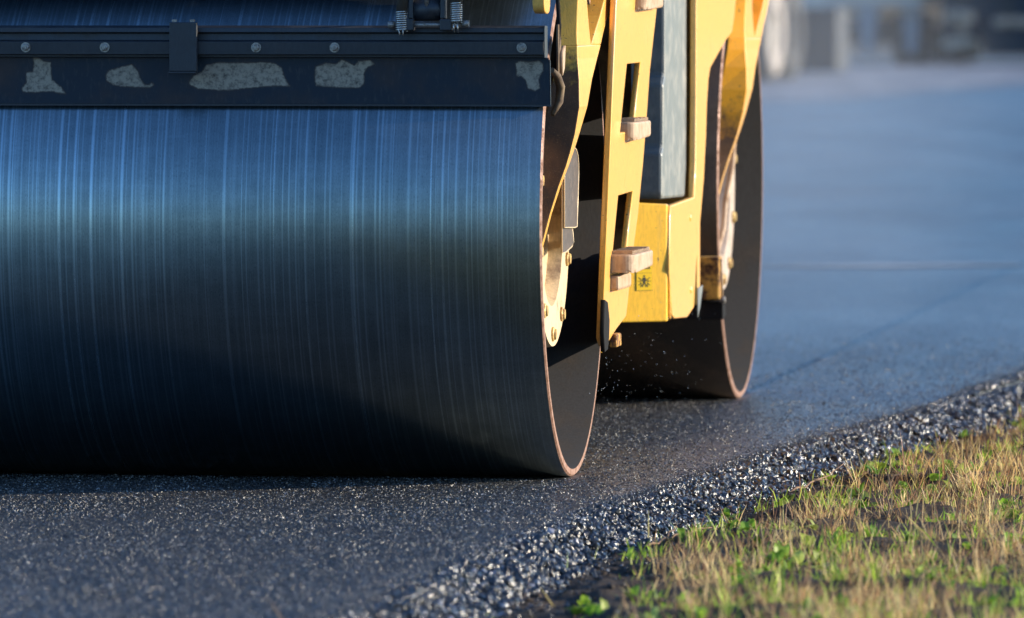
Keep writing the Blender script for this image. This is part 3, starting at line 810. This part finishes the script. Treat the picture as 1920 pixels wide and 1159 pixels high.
for u, top in ((-.369, 1.262), (-.223, 1.285)):
    sp = tube("spring", [(u + (k / 9.) * .004, -.728 + .013 * math.sin(k * .7) * 0, top - .055) if False else
                         (u + .0145 * math.cos(k * 2 * math.pi / 12), -.728 + .0145 * math.sin(k * 2 * math.pi / 12), top - .042 + k * .0058 / 12) for k in range(0, 12 * 9)], .0022, M['wire'], roller, 6)
    tube("spring_sleeve", [(u, -.728, top), (u + .004, -.728, 1.36), (u + .010, -.728, 1.52)], .0155, M['rubber_tube'], sp, 16)
    for d in (-.004, .004): tube("spring_hook", [(u + d, -.73, top - .042), (u + d * 1.2, -.742, top - .052), (u + d * 1.4, -.742, 1.226), (u + d, -.732, 1.217)], .0019, M['wire'], sp, 6)

# yellow lug and small fittings between scraper and yoke
lug = plate("lifting_lug", [(-.76, 1.55), (-.64, 1.55), (-.64, 1.285), (-.655, 1.270), (-.68, 1.265), (-.72, 1.266), (-.75, 1.275), (-.76, 1.29)], [], .026, lambda a, b, t: (.000 + t, a, b), M['yellow2'] if 'yellow2' in M else M['yellow'], roller, .003)
tube("hose", [(.012, -.50, 1.45), (.018, -.50, 1.30), (.022, -.50, 1.23), (.017, -.50, 1.16), (.009, -.50, 1.10)], .006, M['black'], roller, 10)
plate("stay_plate", [(-.52, 1.235), (-.49, 1.24), (-.47, 1.20), (-.46, 1.13), (-.50, 1.07), (-.52, 1.10)], [], .006, lambda a, b, t: (.020 + t, a, b), M['brown'], roller)
plate("stay_plate", [(-.50, 1.16), (-.44, 1.18), (-.46, 1.12), (-.50, 1.10)], [], .010, lambda a, b, t: (.027 + t, a, b), M['cream_dirt'], roller)
bm = bmesh.new()
for a0, a1 in ((0, 1),):
    pts = [(.010, -.56, 1.115), (.020, -.53, 1.10), (.026, -.50, 1.07), (.022, -.50, 1.03), (.008, -.53, .995)]
add_tube(bm, pts, [.008, .011, .012, .011, .006], 10); bmesh.ops.recalc_face_normals(bm, faces=bm.faces)
obj("spray_nozzle", bm, M['brown'], roller)

# ---- ladder panel with two openings and folded treads
def lad(a, b, t): return (.018 + .040 * (b - .35) / .95 + t, a, b)
ladder = plate("ladder_panel", [(.40, 1.95), (1.72, 1.95), (1.42, 1.36), (1.36, 1.25), (1.27, 1.10), (1.235, .95), (1.20, .84), (1.13, .69), (1.03, .56), (.975, .45), (.945, .40), (.72, .372), (.56, .345), (.46, .335), (.40, .36)],
               [[(.705, 1.122), (1.035, 1.124), (.93, .93), (.61, .93)], [(.63, .752), (.985, .757), (.885, .590), (.555, .590)], [(.80, 1.62), (1.25, 1.62), (1.12, 1.33), (.74, 1.33)]],
               .012, lad, M['yellow'], roller, .003)
def tread(z, h, v0, v1, u1, parent):
    bm = bmesh.new(); r = .035
    out = [(.022, v0)]
    for k in range(7):
        a = -math.pi / 2 + k * math.pi / 12
        out.append((u1 - r + r * math.cos(a), v0 + r + r * math.sin(a)))
    out += [(u1, v1 - .02), (u1 - .02, v1), (.022, v1)]
    lo = [bm.verts.new((u, v, z - h - .006 * math.sin(i * 2.1))) for i, (u, v) in enumerate(out)]; hi = [bm.verts.new((u, v, z)) for u, v in out]
    n = len(out)
    for i in range(n): bm.faces.new((lo[i], lo[(i + 1) % n], hi[(i + 1) % n], hi[i]))
    bm.faces.new(lo[::-1]); bm.faces.new(hi); bmesh.ops.recalc_face_normals(bm, faces=bm.faces)
    t = obj("step_tread", bm, M['cream_dirt'], parent, bevel=.006)
    bm = bmesh.new()
    vv = v0 + .02
    while vv < v1 - .03:
        add_box(bm, (.03 + random.uniform(0, .006), vv, z + .001), (u1 - .008, vv + .012, z + .007 + random.uniform(0, .004))); vv += .026
    obj("tread_teeth", bm, M['cream_dirt'], t)
tread(.958, .050, .73, 1.10, .084, ladder)
tread(.590, .050, .52, .98, .104, ladder)
tread(1.335, .058, .84, 1.27, .100, ladder)
bm = bmesh.new(); add_box(bm, (.0235, .53, .488), (.058, .83, .531)); obj("tread_bracket", bm, M['cream_dirt'], ladder, bevel=.008)
# hanging black rubber flap and its clamp below the ladder
bm = bmesh.new(); P = [(.34, .47), (.41, .46), (.45, .41), (.44, .36), (.41, .33), (.34, .325), (.32, .38)]
plate("rubber_flap", P, [], .012, lambda a, b, t: (.036 + t, a, b), M['black'], roller)
box("flap_clamp", (.020, .63, .325), (.04, .74, .362), M['rust'], roller, .004)
# bracket seen through the openings; its shade is put into the brown
box("inner_bracket", (-.55, 1.12, .56), (.020, 1.14, 1.90), M['brown'], roller)
tube("inner_pipe", [(-.07, .95, .30), (-.045, .95, .52), (-.05, .95, .72), (-.09, .95, .86)], .03, M['yellow_front'], roller, 14)

# ---- grey tank
extrude_profile("water_tank", [(2.09, 1.95), (2.085, 1.078), (2.045, 1.050), (2.04, .865), (2.012, .845), (2.01, .722), (2.022, .708), (2.62, .700), (2.665, .80), (2.665, 1.95)], -.62, .008, M['grey'], roller, .014)
box("frame_crossmember", (-1.75, 2.86, .36), (.021, 2.93, 1.46), M['yellow'], roller, .004)

# ---- side and front panels of the frame
side = plate("side_panel", [(4.0, 1.95), (2.70, 1.95), (2.672, 1.30), (2.668, 1.0), (2.65, .80), (2.62, .70), (1.985, .690), (1.965, .66), (1.95, .50), (2.02, .362), (2.10, .348), (2.43, .339), (2.61, .362), (2.665, .486), (2.80, .645),
                            (2.88, .75), (2.94, .88), (2.965, .98), (3.01, 1.055), (3.06, 1.09), (3.50, 1.172), (3.70, 1.20), (3.77, 1.25), (3.815, 1.304)], [], .012, lambda a, b, t: (.028 + t, a, b), M['yellow'], roller, .004)
def slant(s, z): return (.030 - s * cS, 1.955 - s * sS, z)
cS, sS = math.cos(R(35)), math.sin(R(35))
bm = bmesh.new()
pts = [(.0, .345), (.45, .345), (.45, .720), (.0, .695)]
fa = [bm.verts.new(slant(s, z)) for s, z in pts]; fb = [bm.verts.new(Vector(slant(s, z)) + Vector((-.0, .03, 0))) for s, z in pts]
bm.faces.new(fa); bm.faces.new(fb[::-1])
for i in range(4): bm.faces.new((fa[i], fb[i], fb[(i + 1) % 4], fa[(i + 1) % 4]))
bmesh.ops.recalc_face_normals(bm, faces=bm.faces)
front = obj("front_panel", bm, M['yellow_front'], roller, bevel=.004)
nS = Vector((sS, -cS, 0)) * 1.0
nS = Vector((math.sin(R(35)), -math.cos(R(35)), 0))

def decal(name, polys, m, parent, off):
    bm = bmesh.new()
    for P in polys:
        a = [bm.verts.new(Vector(slant(s, z)) + nS * off) for s, z in P]; b = [bm.verts.new(Vector(slant(s, z)) + nS * (off - .0008)) for s, z in P]
        bm.faces.new(a); bm.faces.new(b[::-1]); n = len(P)
        for i in range(n): bm.faces.new((a[i], b[i], b[(i + 1) % n], a[(i + 1) % n]))
    bmesh.ops.recalc_face_normals(bm, faces=bm.faces)
    return obj(name, bm, m, parent)
M['stick'] = mat("sticker_yellow", (.85, .52, .01), .3); M['stick_line'] = mat("sticker_border", (.50, .33, .03), .4); M['ink'] = mat("sticker_ink", (.02, .015, .01), .5)
def rect(s0, s1, z0, z1): return [(s0, z0), (s1, z0), (s1, z1), (s0, z1)]
S0, S1, Z0, Z1 = .052, .104, .440, .490           # lower sticker; s grows to the machine's inside
decal("sticker_border", [rect(S0 - .0015, S1 + .0015, Z0 - .002, .5455)], M['stick_line'], front, .0012)
stk = decal("warning_sticker", [rect(S0, S1, Z0, Z1), rect(S0, S1, Z1 + .0015, .544)], M['stick'], front, .0022)
cx, cz = (S0 + S1) / 2, (Z0 + Z1) / 2 + .001
def limb(p, q, w):
    p, q = Vector(p), Vector(q); d = (q - p).normalized(); n = Vector((-d.y, d.x)) * w
    return [tuple(p - n), tuple(q - n), tuple(q + n), tuple(p + n)]
ink = [[(cx + .0028 * math.cos(k * math.pi / 4), cz + .0158 + .0030 * math.sin(k * math.pi / 4)) for k in range(8)],
       rect(cx - .0032, cx + .0032, cz - .001, cz + .0118), limb((cx - .0018, cz - .001), (cx - .0058, cz - .016), .0013), limb((cx + .0018, cz - .001), (cx + .0058, cz - .016), .0013),
       limb((cx - .0035, cz + .011), (cx - .0068, cz + .001), .001), limb((cx + .0035, cz + .011), (cx + .0068, cz + .001), .001)]
for sg in (-1, 1):
    for (x0, y0, x1, y1) in ((.010, .001, .022, .001), (.0105, .006, .019, .012), (.0105, -.005, .019, -.011), (.009, -.010, .0125, -.0165)):
        ink.append(limb((cx + sg * x0, cz + y0), (cx + sg * x1, cz + y1), .0008))
        ink.append([(cx + sg * (x0 - .0015), cz + y0), (cx + sg * (x0 + .002), cz + y0 + .0024), (cx + sg * (x0 + .0022), cz + y0 - .0022)])
tz = .518; tr = .019
tri = [(cx, tz + tr), (cx - tr, tz - tr * .72), (cx + tr, tz - tr * .72)]
for i in range(3): ink.append(limb(tri[i], tri[(i + 1) % 3], .0012))
ink.append(limb((cx, tz + .008), (cx, tz - .004), .0014)); ink.append(rect(cx - .0014, cx + .0014, tz - .0095, tz - .007))
decal("sticker_symbol", ink, M['ink'], stk, .0030)

def weld(pts, parent):
    bm = bmesh.new(); P = []
    for a, b in zip(pts, pts[1:]):
        a, b = Vector(a), Vector(b); n = max(2, int((b - a).length / .006))
        P += [a.lerp(b, i / n) for i in range(n)]
    add_tube(bm, P, [.0032 * (1 + .3 * math.sin(i * 2.4)) for i in range(len(P))], 6); bmesh.ops.recalc_face_normals(bm, faces=bm.faces)
    return obj("weld_seam", bm, M['yellow'], parent)
weld([(.0345, 1.99, .352), (.0345, 1.975, .50), (.0345, 1.99, .688)], side)
weld([lad(.62, .925, .007), lad(.925, .925, .007)], ladder)
for z in (.42, .60, .64):
    bm = bmesh.new(); add_revolve(bm, [(.034, .001), (.034, .012), (.040, .012), (.042, .008), (.042, .001)], 6, (0, 2.52 - (z - .4) * .1, z)); bmesh.ops.recalc_face_normals(bm, faces=bm.faces)
    obj("bolt", bm, M['yellow'], side) if z != .60 else bm.free()

# ---- scraper and rusty bracket of the far drum
VB = 3.55
extrude_profile("far_scraper", [(VB + .02, .287), (VB, .290), (VB, .345), (VB + .06, .350), (VB + .10, .30)], -1.96, .025, M['black'], roller, .002)
bm = bmesh.new(); add_box(bm, (-.30, VB - .03, .352), (.016, VB + .06, .488)); rb = obj("scraper_bracket", bm, M['rust'], roller, bevel=.006)
box("bracket_lip", (-.30, VB - .034, .458), (.012, VB - .0305, .4865), M['rust'], rb, .001)
tube("bracket_rod", [(.021, VB - .02, .482), (.024, VB - .02, .42), (.026, VB - .02, .345)], .0036, M['cream_dirt'], rb, 8)
tube("bolt", [(.020, VB - .025, .352), (.036, VB - .025, .352)], .010, M['bolt'], rb, 10)
# cable along the far drum's inner face
bm = bmesh.new()
tube("hose", [(-.025, DV + .12, .95), (-.035, DV + .10, .84), (-.035, DV + .05, .76), (-.05, DV - .02, .64), (-.045, DV - .12, .56), (-.055, DV - .25, .48), (-.045, DV - .36, .40), (-.03, DV - .38, .34)], .009, M['cream_dirt'], roller, 10)
plate("tail_fin", [(2.64, .42), (2.78, .425), (2.70, .36), (2.64, .33)], [], .004, lambda a, b, t: (.045 + t, a, b), M['grey'], roller)

# ---- chassis and upper works (above the frame of the picture, they shade the drum tops)
bm = bmesh.new(); add_box(bm, (-1.75, 2.95, 1.05), (-.06, 3.30, 1.45)); add_box(bm, (-1.75, .95, .75), (-.30, 2.6, 1.45)); add_box(bm, (-1.95, .25, 1.50), (-.03, 4.1, 1.95)); add_box(bm, (-1.93, -.30, 1.52), (-.05, .24, 1.80)); add_box(bm, (-.30, -.55, 1.46), (.0, -.31, 1.75)); add_box(bm, (-1.93, 4.11, 1.50), (-.05, 5.1, 1.80))  # small box over the near drum's right end added to block sky reflection
obj("chassis", bm, M['dark'], roller, bevel=.02)
bm = bmesh.new()
prof = [(-.05, 1.82), (1.2, 1.82), (1.2, 2.45), (.25, 2.45), (-.04, 2.2)]
extrude_profile("engine_hood", prof, -1.75, -.25, M['yellow'], roller, .04); bm.free()
prof = [(3.2, 1.97), (5.0, 1.82), (4.9, 2.15), (3.2, 2.35)]
extrude_profile("engine_hood", prof, -1.75, -.25, M['yellow'], roller, .04)
for u in (-.35, -1.6):
    for v in (1.35, 3.0): tube("canopy_post", [(u, v, 1.96), (u, v, 3.05)], .035, M['yellow'], roller, 12)
box("canopy", (-1.8, 1.0, 3.05), (-.15, 3.35, 3.13), M['yellow'], roller, .03)
bm = bmesh.new(); add_box(bm, (-1.2, 2.1, 1.96), (-.75, 2.55, 2.40)); add_box(bm, (-1.2, 2.55, 2.2), (-.75, 2.65, 2.9)); obj("driver_seat", bm, M['black'], roller, bevel=.04)
box('cab_sky_block', (-1.62, 1.32, 2.46), (-.33, 3.03, 3.04), M['dark'], roller, .02)  # unseen dark block added so the road reflects less sky
mirror_l = plate("ladder_panel", [(.9, 1.48), (3.3, 1.48), (2.9, .4), (1.1, .4)], [], .012, lambda a, b, t: (-DW - .03 + t, a, b), M['yellow'], roller, .003)

# water shed from the drums
def droplets():
    n = 230; pos = []
    for _ in range(n):
        if random.random() < .3: pos.append((random.gauss(.03, .025), random.gauss(.62, .12), random.uniform(.02, .30)))
        else: pos.append((random.uniform(-.25, .06), random.uniform(1.6, 3.3), random.uniform(.03, .42) ** 1.0))
    P = np.array([(*to_world(u, v), z) for u, v, z in pos])
    m = mat("water_drop", (.9, .95, 1), .05); b = m.node_tree.nodes["Principled BSDF"]; b.inputs["Transmission Weight"].default_value = .6; b.inputs["IOR"].default_value = 1.33
    tag(stones("water_droplets", P, rng.uniform(.0007, .0015, n), np.ones((n, 3)), m), "fine water droplets falling between the two steel drums", "water drops", kind="stuff")
droplets()

# ================================================================== lorries and plant far down the road
M['tyre'] = worn("tyre_rubber", (.030, .032, .036), (.075, .072, .07), .75, 0, .45, .65, 3)
M['sidewall'] = worn("dusty_lit_sidewall", (.36, .32, .29), (.22, .20, .19), .8, 0, .45, .65, 3)  # pale tone holds both dust and the sunlight on this side
M['lorry_body'] = worn("dusty_cream_paint", (.55, .50, .42), (.35, .31, .27), .5, 0, .5, .7, 3)
M['lorry_dark'] = worn("lorry_chassis", (.03, .035, .045), (.08, .07, .06), .6, .2, .5, .7, 3)
M['mudflap'] = worn("grey_mudflap", (.24, .27, .30), (.17, .19, .21), .6, 0, .5, .7, 3)
M['tan'] = worn("tan_dusty_steel", (.48, .36, .26), (.22, .16, .11), .7, 0, .45, .6, 4)
def wheel(parent, x, y, r=.52, w=.30, dual=False, side='sidewall'):
    """axis along x; near (right-hand) side has a rim and a dusty sidewall with sunlight in its pale colour"""
    for k in range(2 if dual else 1):
        bm = bmesh.new(); ox = x - k * (w + .05)
        pr = [(-w / 2, r * .55), (-w / 2, r * .9), (-w * .38, r), (w * .38, r), (w / 2, r * .9), (w / 2, r * .55)]
        add_revolve(bm, pr, 40, (ox, y, r), closed=True, mis=[0, 0, 0, 0, 0, 0])
        bmesh.ops.recalc_face_normals(bm, faces=bm.faces); wh = obj("wheel", bm, M['tyre'], parent, smooth=False)
        bm = bmesh.new(); add_revolve(bm, [(w * .505, r * .50), (w * .53, r * .88), (w * .40, r * .88), (w * .40, r * .50)], 40, (ox, y, r), closed=True)
        bmesh.ops.recalc_face_normals(bm, faces=bm.faces); obj("sidewall", bm, M[side], wh)
        bm = bmesh.new(); add_revolve(bm, [(w * .46, r * .56), (w * .30, r * .45), (w * .25, r * .2), (w * .42, r * .16), (w * .42, .001)], 32, (ox, y, r))
        bmesh.ops.recalc_face_normals(bm, faces=bm.faces); obj("rim", bm, M['lorry_body' if side == 'sidewall' else 'lorry_dark'], wh)

def lorry(loc, rz, label, half=1.2):
    e = tag(empty("tipper_lorry", loc, rz), label, "lorry")
    for y in (.9, 2.3):
        wheel(e, half - .17, y, .54, .30, True); wheel(e, -half + .52, y, .54, .30, True)
    wheel(e, half - .17, 6.4, .54, .32); wheel(e, -half + .17, 6.4, .54, .32)
    box("chassis", (-.55, .1, .62), (.55, 7.6, .95), M['lorry_dark'], e, .02)
    box("axle", (-half + .3, .82, .44), (half - .3, .98, .62), M['lorry_dark'], e, .02)
    bm = bmesh.new(); P = [(-half, .0, 1.22), (half, .0, 1.22), (half, 5.2, 1.22), (-half, 5.2, 1.22)]
    add_box(bm, (-half, -.15, 1.22), (half, 5.3, 2.7)); b_ = obj("tipper_body", bm, M['lorry_body'], e, bevel=.05)
    for i in range(6): box("body_rib", (half + .001, .1 + i * .95, 1.25), (half + .07, .2 + i * .95, 2.65), M['lorry_body'], b_)
    bm = bmesh.new(); add_box(bm, (-half, 5.7, .75), (half, 7.9, 2.9)); c_ = obj("cab", bm, M['lorry_body'], e, bevel=.12)
    box("cab_window", (half - .02, 6.3, 1.75), (half + .005, 7.5, 2.5), M['lorry_dark'], c_)
    bu = box("bumper", (-half, -.30, 1.14), (-half + 1.02, -.18, 1.32), M['lorry_body'], e, .02)
    for s in (.02, .92): plate("mudflap", [(s, 1.25), (s + .46, 1.25), (s + .32, .22), (s + .14, .22)], [], .03, lambda a, b, t: (a, -.05 + t, b), M['mudflap'], e)
    for s in (half - .42, -half + .12): box("tail_lamp", (s, -.21, 1.00), (s + .3, -.16, 1.10), M['tan'], e)
    return e
lorry((7.15, 165, .008), -R(8), "pale dusty tipper lorry parked beyond the roller, out of focus, rear mudflaps showing", 1.40)
e2 = tag(empty("wheel_loader", (4.12, 131.5, .008), -R(13)), "dusty big-wheeled loader just past the far drum, out of focus", "loader")
wheel(e2, .0, 0, .82, .5); wheel(e2, -1.7, 0, .82, .5); wheel(e2, -.25, 3.0, .82, .5, side='tyre'); wheel(e2, -1.7, 3.0, .82, .5, side='tyre')
bm = bmesh.new(); add_box(bm, (-1.6, -1.0, .75), (-.35, 3.6, 2.2)); add_box(bm, (-1.4, .9, 2.21), (-.5, 2.4, 3.3)); obj("loader_body", bm, M['lorry_dark'], e2, bevel=.08)
bm = bmesh.new(); add_box(bm, (-2.1, 4.2, .1), (.5, 5.2, 1.2)); obj("bucket", bm, M['lorry_dark'], e2, bevel=.05)
# asphalt paver at the right
e3 = tag(empty("asphalt_paver", (8.95, 163, .008), -R(9)), "dark asphalt paver with dusty tan ends, out of focus at the right edge", "paver")
box("screed", (.8, -.6, .22), (4.4, .3, .75), M['lorry_dark'], e3, .03)
box("paver_body", (-.2, .6, .55), (3.4, 5.0, 2.2), M['lorry_dark'], e3, .06)
bm = bmesh.new(); add_box(bm, (-.2, .7, .05), (.25, 4.8, .75)); obj("crawler_track", bm, M['lorry_dark'], e3, bevel=.2)
bm = bmesh.new(); add_box(bm, (2.9, .7, .05), (3.35, 4.8, .75)); obj("crawler_track", bm, M['lorry_dark'], e3, bevel=.2)
box("hopper", (-.4, 5.1, .7), (3.6, 6.9, 1.6), M['lorry_dark'], e3, .05)
bm = bmesh.new(); add_box(bm, (-.15, -.25, .32), (.62, .25, .56)); obj("end_gate", bm, M['tan'], e3, bevel=.1)
bm = bmesh.new(); add_box(bm, (-.05, -.35, .86), (.55, .2, 1.12)); add_box(bm, (.2, -.2, .62), (.42, .1, .87)); obj("screed_arm", bm, M['tan'], e3, bevel=.1)
bm = bmesh.new(); add_box(bm, (1.0, -.75, .80), (2.2, -.55, .98)); obj("walkway", bm, M['tan'], e3, bevel=.05)

# far hedge closing the view
def hedge():
    n = 16000; x = rng.uniform(-60, 90, n); y = 300 + rng.normal(0, 3, n); h = np.array([5.5 + 2.5 * noise.noise(Vector((a * .08, 0, 0))) + 1.2 * noise.noise(Vector((a * .4, 5, 0))) for a in x])
    z = rng.random(n) * h
    g = rng.uniform(.4, 1.4, (n, 1)) * np.array([(.035, .055, .02)])
    tag(stones("hedge_foliage", np.stack([x, y, z], 1), rng.uniform(.25, .7, n), g, attr_leaf("hedge_leaf", .7, .2), octa()), "dark out-of-focus hedge closing off the far end of the road", "hedge", kind="stuff")
hedge()


# faint steam drifting up from the hot mat behind the far drum
def steam():
    bm = bmesh.new(); bmesh.ops.create_icosphere(bm, subdivisions=3, radius=1)
    o = obj("steam", bm, None); o.scale = (.85, 2.6, 1.15); o.location = (*to_world(-.15, 8.2), .95); o.rotation_euler = (0, 0, -AX)
    m = bpy.data.materials.new("steam"); m.use_nodes = True; nt = m.node_tree; nt.nodes.clear()
    N = lambda k: nt.nodes.new(k); L = nt.links.new
    out = N("ShaderNodeOutputMaterial"); vol = N("ShaderNodeVolumePrincipled"); L(vol.outputs[0], out.inputs["Volume"])
    tc = N("ShaderNodeTexCoord"); ln = N("ShaderNodeVectorMath"); ln.operation = 'LENGTH'; L(tc.outputs["Object"], ln.inputs[0])
    nz_ = N("ShaderNodeTexNoise"); nz_.inputs["Scale"].default_value = 1.6; nz_.inputs["Detail"].default_value = 3; L(tc.outputs["Object"], nz_.inputs["Vector"])
    mr = N("ShaderNodeMapRange"); L(ln.outputs["Value"], mr.inputs[0])
    for i, v in zip((1, 2, 3, 4), (.05, .98, .13, 0)): mr.inputs[i].default_value = v
    mu = N("ShaderNodeMath"); mu.operation = 'MULTIPLY'; L(mr.outputs[0], mu.inputs[0]); L(nz_.outputs["Fac"], mu.inputs[1]); L(mu.outputs[0], vol.inputs["Density"])
    vol.inputs["Color"].default_value = (.92, .95, 1, 1)
    o.data.materials.append(m); tag(o, "thin pale steam drifting above the hot asphalt behind the far drum", "steam", kind="stuff")
steam()
scene.cycles.volume_step_rate = 4
